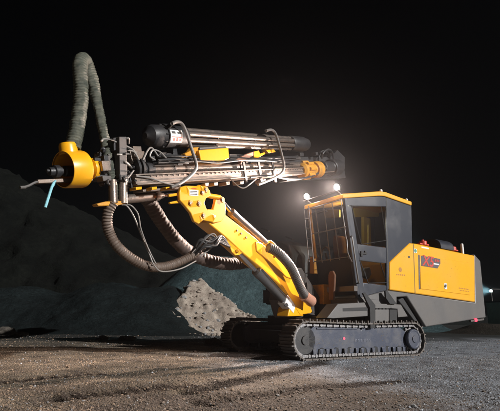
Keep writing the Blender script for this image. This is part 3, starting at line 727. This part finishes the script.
part(MB().tube([at(x, y, d) for x, y, d in lo], .125, 18, .02, .006, .08, wob=.01), 'dust_duct', HOSED, label='thick dark brown duct passing behind the boom')
part(MB().tube([at(x, y, d) for x, y, d in [(122, 205, 6.4), (127, 206, 6.4), (134, 217, 6.5), (142, 237, 6.7), (149, 253, 6.85), (154, 265, 6.9), (162, 271.5, 7.1), (180, 269, 7.4), (196, 261, 7.7)]], .011, 8), 'electric_cable', CABLE)
part(MB().tube([at(x, y, d) for x, y, d in [(124, 205, 6.4), (131, 205.5, 6.4), (138, 214, 6.5), (141, 229, 6.6), (148, 248, 6.8), (156, 264, 6.95)]], .010, 8), 'electric_cable', CABLE)
part(MB().tube([at(x, y, d) for x, y, d in [(230, 178.5, 8.6), (238, 186, 8.5), (244, 188, 8.6), (250, 184, 8.7), (256, 179, 9.1)]], .012, 8), 'electric_cable', CABLE)
part(MB().tube([at(x, y, d) for x, y, d in [(186, 258, 7.6), (198, 248, 7.7), (207, 237, 7.75), (214, 234, 7.8), (217, 241, 7.85), (210, 249, 7.8), (200, 256, 7.75)]], .012, 8), 'electric_cable', CABLE)
part(MB().tube([at(x, y, d) for x, y, d in [(192, 253, 7.6), (203, 241, 7.65), (211, 234, 7.7)]], .010, 8), 'electric_cable', CABLE)
rng = random.Random(5)
for k in range(7):
    part(MB().tube([at(192 + rng.uniform(-3, 3), 255 + rng.uniform(-3, 4), 7.7), at(202 + rng.uniform(-3, 3), 243 + rng.uniform(-4, 5), 7.6), at(212 + rng.uniform(-4, 4), 240 + rng.uniform(-5, 7), 7.7), at(221, 240 + rng.uniform(-4, 4), 7.95), at(230, 247, 8.2)], .018, 8), 'hydraulic_hose', RUB)

# strap hanging from the nose of the feed
spt = [fp(54, 182.6, .06), fp(51.5, 188, .08), fp(48.6, 197, .08), fp(47, 202, .1), fp(45.3, 207.4, .1)]
stp = MB().tube(spt, .018, 8, sub=5)
stp.tube([fp(54, 182.6, .06), fp(55.5, 181, .02), fp(54.5, 183.5, -.06), fp(52.5, 186.5, .04)], .014, 6)
tag(stp.build('hanging_strap', CYAN, None, spt[-1]), 'pale cyan strap hanging from the thin nose of the drill feed', 'strap')

# ================================================================== SETTING
def fbm(x, y, s, o=4):
    return noise.fractal(V((x * s, y * s, 3.7)), 1.0, 2.1, o)
def smooth(a, b, x):
    t = max(0, min(1, (x - a) / (b - a))); return t * t * (3 - 2 * t)
tracks_px = [[(120, 352), (200, 356), (270, 357)], [(190, 392), (240, 380), (290, 370), (340, 357)], [(-10, 381), (30, 377), (80, 374.5), (110, 373)], [(60, 398), (150, 389), (200, 384)], [(200, 402), (300, 389), (400, 380)]]
ruts = [[ground(x, y) for x, y in t] for t in tracks_px]
def rut(x, y):
    best = (9, 0)
    p = V((x, y, 0))
    for t in ruts:
        acc = 0
        for a, b in zip(t, t[1:]):
            d = b - a; l = d.length; k = max(0, min(1, (p - a).dot(d) / (l * l))); q = (p - a - d * k).length
            if q < best[0]: best = (q, acc + k * l)
            acc += l
    return best
def gh(x, y):
    d = math.hypot(x, y)
    f = 1 - smooth(18, 40, d)
    h = .035 * fbm(x, y, .55) * f + (.014 * fbm(x, y, 3.1, 3) + .007 * noise.noise(V((x * 11, y * 11, 0)))) * (1 - smooth(9, 15, d))
    if d < 16:
        q, al = rut(x, y)
        if q < .32:
            w = 1 - smooth(.12, .32, q)
            h += w * (-.04 + .06 * (abs(math.sin(al * math.pi / .17)) - .4))
    # gentle pads under the tracks
    lx, ly = (V((x, y, 0)) - O).dot(F), (V((x, y, 0)) - O).dot(N)
    pad = (1 - smooth(2.0, 2.6, abs(lx))) * (1 - smooth(1.5, 2.1, abs(ly)))
    h = h * (1 - pad) + .022 * pad + .02 * pad * noise.noise(V((x * 5, y * 5, 2)))
    h += .9 * smooth(30, 60, d) * (.5 + .5 * fbm(x, y, .05, 2)) * 0
    return h
def axis(lo, hi, step, far, g=1.16):
    out = []; x = lo
    while x <= hi + 1e-6: out.append(x); x += step
    s = step; x = hi
    up_ = []
    while x < far: s *= g; x += s; up_.append(x)
    s = step; x = lo; dn = []
    while x > -far: s *= g; x -= s; dn.append(x)
    return dn[::-1] + out + up_
xs, ys = axis(-5.2, 6.6, .048, 900), [y for y in axis(4.4, 11.5, .048, 900) if y > -60]
gm = bpy.data.meshes.new('ground')
vs = [(x, y, gh(x, y)) for y in ys for x in xs]; nx = len(xs)
fs = [(j * nx + i, j * nx + i + 1, (j + 1) * nx + i + 1, (j + 1) * nx + i) for j in range(len(ys) - 1) for i in range(nx - 1)]
gm.from_pydata(vs, [], fs)
for p in gm.polygons: p.use_smooth = True
soil = gm.attributes.new('soil', 'FLOAT_COLOR', 'POINT')
def soil_at(x, y):
    nb_ = fbm(x, y, .35, 4)
    grey = smooth(-.6, 2.0, x + .28 * (y - 8.6) + nb_ * 1.8)             # crushed grey stone right, brown dirt left; bluish floodlight tint put into the grey
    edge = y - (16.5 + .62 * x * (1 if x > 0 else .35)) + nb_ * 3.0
    far_dark = smooth(-2.5, 3.0, edge)                                      # light falloff beyond the worked pad, put into the soil colour
    q, al = rut(x, y) if math.hypot(x, y) < 16 else (9, 0)
    damp_dark = (1 - smooth(.04, .30, q + .12 * noise.noise(V((x * 4, y * 4, 1))))) * .9
    near_dark = (1 - smooth(5.2, 7.4, y + 1.6 * nb_)) * smooth(-3.2, -1.2, x + nb_) * (1 - smooth(1.0, 2.6, x)) * .72  # darker brown across the near middle of the ground
    damp_dark = max(damp_dark, near_dark)
    return grey, far_dark, damp_dark
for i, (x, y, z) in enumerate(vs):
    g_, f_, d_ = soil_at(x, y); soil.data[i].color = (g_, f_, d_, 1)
def ground_mat():
    mt, nt, b, o = nm('quarry_ground')
    at_ = nt.nodes.new('ShaderNodeAttribute'); at_.attribute_name = 'soil'
    sep = nt.nodes.new('ShaderNodeSeparateColor'); nt.links.new(at_.outputs['Color'], sep.inputs[0])
    tc = nt.nodes.new('ShaderNodeTexCoord')
    f1, t1 = noi(nt, 1.7, 8, .65, .35, .68, tc.outputs['Object'])
    f2, t2 = noi(nt, 26, 5, .7, .35, .7, tc.outputs['Object'])
    vo = nt.nodes.new('ShaderNodeTexVoronoi'); vo.inputs['Scale'].default_value = 34; nt.links.new(tc.outputs['Object'], vo.inputs['Vector'])
    vo2 = nt.nodes.new('ShaderNodeTexVoronoi'); vo2.inputs['Scale'].default_value = 85; nt.links.new(tc.outputs['Object'], vo2.inputs['Vector'])
    brown = mixc(nt, (.062, .046, .031), (.35, .28, .195), f1)
    grey = mixc(nt, (.20, .215, .245), (.60, .65, .73), f1)  # bluish floodlight tint mixed into the crushed stone colour
    base = mixc(nt, brown, grey, sep.outputs[0])
    sp = nt.nodes.new('ShaderNodeSeparateColor'); nt.links.new(vo.outputs['Color'], sp.inputs[0])
    r = nt.nodes.new('ShaderNodeMapRange'); r.inputs[1].default_value = .2; r.inputs[2].default_value = 1; r.inputs[3].default_value = 0; r.inputs[4].default_value = .55
    nt.links.new(sp.outputs[0], r.inputs[0])
    peb = mixc(nt, base, mixc(nt, (.06, .05, .042), (.30, .27, .24), sp.outputs[1]), r.outputs[0])
    dimmed = mixc(nt, peb, mixc(nt, (.012, .013, .012), (.045, .047, .042), f2), sep.outputs[1])  # far soil dimmed in colour to stand in for light falloff
    damp_dark = mixc(nt, dimmed, (.032, .020, .013), sep.outputs[2])
    nt.links.new(damp_dark, b.inputs['Base Color'])
    b.inputs['Roughness'].default_value = .85; b.inputs['Specular IOR Level'].default_value = .25
    ad = nt.nodes.new('ShaderNodeMath'); ad.operation = 'ADD'; nt.links.new(vo.outputs['Distance'], ad.inputs[0])
    m2 = nt.nodes.new('ShaderNodeMath'); m2.operation = 'MULTIPLY'; m2.inputs[1].default_value = .5; nt.links.new(vo2.outputs['Distance'], m2.inputs[0]); nt.links.new(m2.outputs[0], ad.inputs[1])
    a2 = nt.nodes.new('ShaderNodeMath'); a2.operation = 'SUBTRACT'; nt.links.new(t2.outputs['Fac'], a2.inputs[0]); nt.links.new(ad.outputs[0], a2.inputs[1])
    bump(nt, b, a2.outputs[0], 1.0, .11)
    return mt
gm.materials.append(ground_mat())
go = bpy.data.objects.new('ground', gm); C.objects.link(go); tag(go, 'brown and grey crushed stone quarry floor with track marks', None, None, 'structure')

# loose stones
ico = bmesh.new(); bmesh.ops.create_icosphere(ico, subdivisions=1, radius=1); iv = [v.co.copy() for v in ico.verts]; ifc = [[v.index for v in f.verts] for f in ico.faces]; ico.free()
def stone_verts(c, r, rng):
    sx, sy, sz = r * rng.uniform(.7, 1.3), r * rng.uniform(.7, 1.3), r * rng.uniform(.45, .9); a = rng.uniform(0, 6.28); ca_, sa_ = math.cos(a), math.sin(a)
    out = []
    for v in iv:
        k = rng.uniform(.75, 1.2); x, y, z = v.x * sx * k, v.y * sy * k, v.z * sz * k
        out.append((c[0] + x * ca_ - y * sa_, c[1] + x * sa_ + y * ca_, c[2] + z))
    return out
def in_track(x, y, mrg=0):
    p = V((x, y, 0)) - O; lx, ly = p.dot(F), p.dot(N)
    return abs(lx) < 2.25 + mrg and 1.02 - mrg < abs(ly) < 1.62 + mrg
rng = random.Random(21)
gv, gf, gi = [], [], []
cnt = 0
while cnt < 42000:
    Y = 4.4 + 19 * rng.random() ** 1.8; X = rng.uniform(-.62, .62) * Y
    if in_track(X, Y): continue
    g_, f_, d_ = soil_at(X, Y) 
    den = noise.noise(V((X * .8, Y * .8, 9))) * .5 + .5
    if rng.random() > .25 + .75 * den: continue
    r = (.004 + .013 * rng.random() ** 5 * (1 if rng.random() < .985 else 2.6)) * (1 + .05 * max(0, Y - 7))
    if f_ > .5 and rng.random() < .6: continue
    z = gh(X, Y) + r * .2
    b0 = len(gv); gv += stone_verts((X, Y, z), r, rng); gf += [[b0 + i for i in f] for f in ifc]
    mi = (3 if rng.random() < .22 else 0) if rng.random() < (.12 + .75 * g_) else (1 if rng.random() < .6 else 2)
    if d_ > .5 and rng.random() < .6: mi = 2
    gi += [mi] * len(ifc); cnt += 1
me = bpy.data.meshes.new('loose_gravel'); me.from_pydata(gv, [], gf)
STN = [surf('grey_stone', (.21, .21, .21), .9, amount=.6, scale=2, dust=(.15, .14, .13)), surf('brown_stone', (.22, .155, .105), .9, amount=.6, scale=2), surf('dark_stone', (.09, .07, .055), .85, amount=.4, scale=2), surf('pale_stone', (.40, .42, .45), .8, amount=.5, scale=2, dust=(.25, .25, .26))]
for s_ in STN: me.materials.append(s_)
me.polygons.foreach_set('material_index', gi)
lg_ = bpy.data.objects.new('loose_gravel', me); C.objects.link(lg_); tag(lg_, 'loose crushed gravel scattered over the quarry floor', None, None, 'stuff')

# rock faces: benches of the quarry behind
def rock_mat(name, lo, hi, sc_=.5):
    mt, nt, b, o = nm(name)
    f1, t1 = noi(nt, sc_, 10, .68, .35, .68); f2, t2 = noi(nt, sc_ * 9, 6, .7, .3, .7)
    c1 = mixc(nt, lo, hi, f1); nt.links.new(mixc(nt, tuple(c * .7 for c in lo), c1, f2), b.inputs['Base Color'])
    b.inputs['Roughness'].default_value = .95; b.inputs['Specular IOR Level'].default_value = .1
    bump(nt, b, t2.outputs['Fac'], .9, .25); return mt
def slope(name, x0, x1, y0, run, h, nx_, ny_, mt, label, shape, jag=1.0, dirx=0.0, zoff=-.05):
    """a rock bench: foot line from x0 to x1 at y0, climbing h over run; shape(u) scales the height along it"""
    vs, fs = [], []
    for j in range(ny_ + 1):
        for i in range(nx_ + 1):
            u, w = i / nx_, j / ny_
            x = x0 + (x1 - x0) * u; y = y0 + dirx * (x - x0) + run * w
            hh = h * shape(u)
            z = hh * (smooth(0, .75, w) * .85 + .15 * w)
            amp = jag * min(1, w * 4)
            z += amp * (.55 * fbm(x, y, .16, 5) + .22 * fbm(x, y, .9, 3)) * (hh / max(h, .1) + .15)
            y += amp * .8 * fbm(x, z + 40, .25, 4)
            vs.append((x, y, max(zoff, z) if w > 0 else zoff))
    for j in range(ny_):
        for i in range(nx_):
            a = j * (nx_ + 1) + i; fs.append((a, a + 1, a + nx_ + 2, a + nx_ + 1))
    me = bpy.data.meshes.new(name); me.from_pydata(vs, [], fs); me.materials.append(mt)
    for p in me.polygons: p.use_smooth = True
    o = bpy.data.objects.new(name, me); C.objects.link(o); return tag(o, label, None, None, 'structure')
BERM = rock_mat('teal_mist_berm', (.005, .008, .0085), (.017, .025, .026), .5)  # teal mist painted into the berm colour
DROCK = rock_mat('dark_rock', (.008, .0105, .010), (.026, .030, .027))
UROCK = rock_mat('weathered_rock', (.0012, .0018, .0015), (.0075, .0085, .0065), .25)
TROCK = rock_mat('teal_glow_rock', (.035, .060, .066), (.07, .112, .118), .3)  # teal glow of lit haze painted into the rock colour
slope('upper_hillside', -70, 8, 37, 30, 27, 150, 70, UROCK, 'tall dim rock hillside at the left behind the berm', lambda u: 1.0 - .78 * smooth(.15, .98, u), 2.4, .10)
slope('lit_bank', -14, 16, 34, 14, 7.0, 90, 40, TROCK, 'smooth bank behind the boom with teal glow put into its colour', lambda u: smooth(0, .35, u) * (1 - .75 * smooth(.6, 1, u)), .35, .02)
slope('dark_berm', -34, at(209, 327, 21).x, 20.0, 9, 2.75, 170, 40, BERM, 'smooth dark berm left of the pale spoil heap with teal mist put into its colour', lambda u: (.86 + .10 * math.sin(u * 17) + .07 * math.sin(u * 41 + 1)) * (1 - smooth(.915, 1.0, u) ** .8), .75, .03)
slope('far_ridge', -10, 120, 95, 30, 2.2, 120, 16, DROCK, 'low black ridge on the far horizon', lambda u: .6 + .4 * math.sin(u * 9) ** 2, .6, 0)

# pale spoil heap
def heap():
    vs, fs = [], []; n1, n2 = 130, 110
    c = at(206, 325, 24.5); c.z = 0
    for j in range(n2 + 1):
        for i in range(n1 + 1):
            x = -4.5 + 10 * i / n1; y = -2.2 + 10 * j / n2
            xx = x + .22 * fbm(x + 7, y, .6, 4); yy = y + .22 * fbm(x, y + 11, .6, 4)
            left = 1.5 * (xx + 3.2)
            right = .80 * (-.30 * xx + .95 * yy + .55)
            tail = 2.45 - .70 * (xx - .45) - .1 * yy
            z = min(left, right, tail, 2.85 + .02 * xx, .9 * (7.5 - y))
            z += (.20 * fbm(x, y, .7, 5) - .42 * abs(noise.noise(V((x * 1.1 + .5 * y, y * .35, 5)))) + .10 * fbm(x, y, 2.2, 6) + .12) * max(0, min(1, z * 1.2))
            vs.append((c.x + x, c.y + y, max(z, 0) - .04))
    for j in range(n2):
        for i in range(n1):
            a = j * (n1 + 1) + i; fs.append((a, a + 1, a + n1 + 2, a + n1 + 1))
    me = bpy.data.meshes.new('spoil_heap'); me.from_pydata([(x - c.x, y - c.y, z) for x, y, z in vs], [], fs)
    for p in me.polygons: p.use_smooth = True
    mt, nt, b, o = nm('pale_spoil')
    f1, t1 = noi(nt, 1.6, 8, .7, .35, .7); f2, t2 = noi(nt, 14, 6, .75, .3, .7)
    nt.links.new(mixc(nt, (.24, .195, .16), mixc(nt, (.34, .285, .235), (.55, .48, .40), f2), f1), b.inputs['Base Color']); b.inputs['Roughness'].default_value = .95; b.inputs['Specular IOR Level'].default_value = .1
    bump(nt, b, t2.outputs['Fac'], 1.0, .08)
    me.materials.append(mt)
    o = bpy.data.objects.new('spoil_heap', me); C.objects.link(o); o.location = c
    rg = random.Random(4); hv, hf, hm = [], [], []
    for k in range(5200):
        if k < 3600:
            vx, vy, vz = rg.choice(vs)
            if vz < .15: continue
            r = .015 + .15 * rg.random() ** 7
        else:                                                  # spill round the foot
            vx, vy = c.x + rg.uniform(-2.2, 4.0), c.y - rg.uniform(-.6, 2.4); vz = 0; r = .012 + .13 * rg.random() ** 6
        b0 = len(hv); hv += stone_verts((vx - c.x, vy - c.y, vz + r * .15), r, rg); hf += [[b0 + i for i in f] for f in ifc]; hm += [0 if rg.random() < .75 else 1] * len(ifc)
    m2 = bpy.data.meshes.new('rubble'); m2.from_pydata(hv, [], hf); m2.materials.append(mt); m2.materials.append(STN[0]); m2.polygons.foreach_set('material_index', hm)
    ro = bpy.data.objects.new('rubble', m2); C.objects.link(ro); ro.parent = o; ro['kind'] = 'stuff'
    tag(o, 'pale broken spoil heap beyond the far crawler track', 'heap')
heap()
# boulders along the foot of the bench
BST = rock_mat('pale_boulder', (.14, .125, .105), (.30, .27, .23), 3)
blist = [(6, 327, 20, .34, 'large pale boulder at the far left foot of the dark bench'), (22, 330, 19, .2, 'small pale boulder just right of the large far left boulder'), (104, 334, 17, .16, 'flat pale stone alone in the middle of the dark ground'),
         (128, 333, 17, .22, 'round pale stone on the dark ground left of the spoil heap'), (213, 331, 15.5, .26, 'pale rock lying at the foot of the spoil heap'), (228, 333, 15.0, .17, 'small rock between the spoil heap and the far track')]
for x, y, d, r, lab_ in blist:
    p = at(x, y, d); rr_ = random.Random(int(x)); bmh = bmesh.new(); bmesh.ops.create_icosphere(bmh, subdivisions=3, radius=r)
    sx_, sz_ = rr_.uniform(1, 1.5), rr_.uniform(.5, .75)
    for v in bmh.verts:
        k = 1 + .35 * noise.noise(v.co * (1.6 / r) + V((x, 0, 0))) + .12 * noise.noise(v.co * (4 / r)); v.co = V((v.co.x * sx_ * k, v.co.y * k, v.co.z * sz_ * k))
    me = bpy.data.meshes.new('boulder'); bmh.to_mesh(me); bmh.free(); me.materials.append(BST)
    o = bpy.data.objects.new('boulder', me); C.objects.link(o); o.location = (p.x, p.y, r * .2); tag(o, lab_, 'boulder', 'boulders on the dark ground')

# right hand distance: flood light mast, cabin, earth mound
lt0 = at(491, 291, 60)
mast = thing('light_mast', (lt0.x, lt0.y, 0), 'slim mast with a glaring cyan white floodlight beyond the rear of the rig', 'light mast')
mo = V((lt0.x, lt0.y, 0))
MB().lathe(mo, Z, [(0, .09), (lt0.z + .15, .06)], 12).build('pole', DSTEEL, mast, mo)
MB().beam(mo + V((0, 0, lt0.z + .25)), mo + V((1.6, 0, lt0.z + .25)), .06, .06).build('cross_arm', DSTEEL, mast, mo)
MB().box(mo + V((0, 0, .25)), V((.6, 0, 0)), V((0, .5, 0)), V((0, 0, .25))).build('base_block', DSTEEL, mast, mo, .03)
fa = (V((-18, 36, 2)) - lt0).normalized()
fa = V((-.75, -.6, -.1)).normalized()
fh = MB().lathe(lt0 - fa * .22, fa, [(0, .08), (.05, .16), (.2, .19), (.22, .19)], 20, 0); fh.lathe(lt0 + fa * .0, fa, [(0, .17), (.02, .16)], 20, 1)
fh.build('lamp_head', [DARK, LAMPC], mast, mo)
cp_ = at(499, 313, 42)
cab_o = V((cp_.x, cp_.y, 0))
cbn = thing('site_cabin', cab_o, 'pale green site cabin cut off by the right edge of the photo', 'cabin')
ang_ = V((.96, .28, 0)); an2 = V((-.28, .96, 0))
hz0, hz1 = .35, at(499, 302.5, 42).z
MB().box(cab_o + ang_ * 1.4 + Z * ((hz0 + hz1) / 2), ang_ * 1.7, an2 * 1.1, Z * ((hz1 - hz0) / 2)).build('cabin_body', CONT, cbn, cab_o, .03)
MB().box(cab_o + ang_ * 1.4 + Z * (hz1 + .06), ang_ * 1.8, an2 * 1.2, Z * .06).build('roof', DARK, cbn, cab_o, .02)
MB().box(cab_o + ang_ * .9 + Z * .175 , ang_ * .12, an2 * 1.0, Z * .175).build('skid', DARK, cbn, cab_o)
def mound():
    c = at(489, 325, 34); c.z = 0; vs, fs = [], []; n_ = 40
    for j in range(n_ + 1):
        for i in range(n_ + 1):
            x, y = -4 + 8 * i / n_, -3 + 6 * j / n_; r = math.hypot(x / 4, y / 3)
            vs.append((x, y, max(0, .75 * (1 - smooth(.1, 1, r)) + .1 * fbm(x + 9, y, .8, 4) * (1 - r)) - .03))
    for j in range(n_):
        for i in range(n_):
            a = j * (n_ + 1) + i; fs.append((a, a + 1, a + n_ + 2, a + n_ + 1))
    me = bpy.data.meshes.new('earth_mound'); me.from_pydata(vs, [], fs); me.materials.append(rock_mat('dark_earth', (.02, .017, .013), (.06, .05, .038), 1))
    for p in me.polygons: p.use_smooth = True
    o = bpy.data.objects.new('earth_mound', me); C.objects.link(o); o.location = c; tag(o, 'low dark earth mound behind the tail of the rig', 'mound')
mound()

# ================================================================== LIGHT AND AIR
sun_dir = V((.81, -.50, .36)).normalized()                    # towards the light
sl = bpy.data.lights.new('sun', 'SUN'); so_ = bpy.data.objects.new('sun', sl); C.objects.link(so_)
so_.rotation_euler = (-sun_dir).to_track_quat('-Z', 'Y').to_euler(); so_.location = (20, -20, 20)
sl.energy = 5.0; sl.angle = R(.5); sl.color = (1.0, .98, .96)
for i, l in enumerate((L1, L2)):
    sp_ = bpy.data.lights.new('work_lamp_beam', 'SPOT'); o = bpy.data.objects.new('work_lamp_beam', sp_); C.objects.link(o)
    o.location = l + aim * .06; o.rotation_euler = aim.to_track_quat('-Z', 'Y').to_euler()
    sp_.energy = 2900; sp_.spot_size = R(104); sp_.spot_blend = 1.0; sp_.color = (1.0, .78, .66); sp_.shadow_soft_size = .08
dl = bpy.data.lights.new('dome_light', 'POINT'); o = bpy.data.objects.new('dome_light', dl); C.objects.link(o)
o.location = dome - Z * .12; dl.energy = 16; dl.color = (1.0, .93, .75); dl.shadow_soft_size = .06
fl2 = bpy.data.lights.new('flood_beam', 'SPOT'); o = bpy.data.objects.new('flood_beam', fl2); C.objects.link(o)
o.location = lt0 + fa * .08; aim2 = (V((-5, 38, 4.5)) - lt0).normalized(); o.rotation_euler = aim2.to_track_quat('-Z', 'Y').to_euler()
fl2.energy = 60000; fl2.spot_size = R(44); fl2.spot_blend = .8; fl2.color = (.45, .9, 1.0); fl2.shadow_soft_size = .25

w = bpy.data.worlds.new('World'); sc.world = w; w.use_nodes = True
nt = w.node_tree; bg = nt.nodes['Background']
sk = nt.nodes.new('ShaderNodeTexSky'); sk.sky_type = 'NISHITA'; sk.sun_disc = False
sk.sun_elevation = math.asin(sun_dir.z); sk.sun_rotation = math.atan2(sun_dir.x, sun_dir.y)
nt.links.new(sk.outputs[0], bg.inputs[0]); bg.inputs[1].default_value = .00012

hz = MB().box(V((20, 60, 14)), V((110, 0, 0)), V((0, 75, 0)), V((0, 0, 16)))
HZ = bpy.data.materials.new('night_haze'); HZ.use_nodes = True
n_ = HZ.node_tree; n_.nodes.clear(); oo = n_.nodes.new('ShaderNodeOutputMaterial'); pv = n_.nodes.new('ShaderNodeVolumePrincipled')
pv.inputs['Density'].default_value = .0005; pv.inputs['Color'].default_value = (.9, .9, .95, 1); pv.inputs['Anisotropy'].default_value = 0.84
n_.links.new(pv.outputs[0], oo.inputs['Volume'])
ho = hz.build('haze', HZ); tag(ho, 'thin dusty night air over the quarry', None, None, 'stuff')

sc.view_settings.view_transform = 'Standard'; sc.view_settings.look = 'None'; sc.view_settings.exposure = 0.2; sc.view_settings.gamma = 1
sc.view_settings.use_curve_mapping = False
sc.render.engine = 'CYCLES'; sc.cycles.use_denoising = True; sc.cycles.max_bounces = 6; sc.cycles.volume_bounces = 0; sc.cycles.transparent_max_bounces = 8
sc.cycles.sample_clamp_indirect = 4
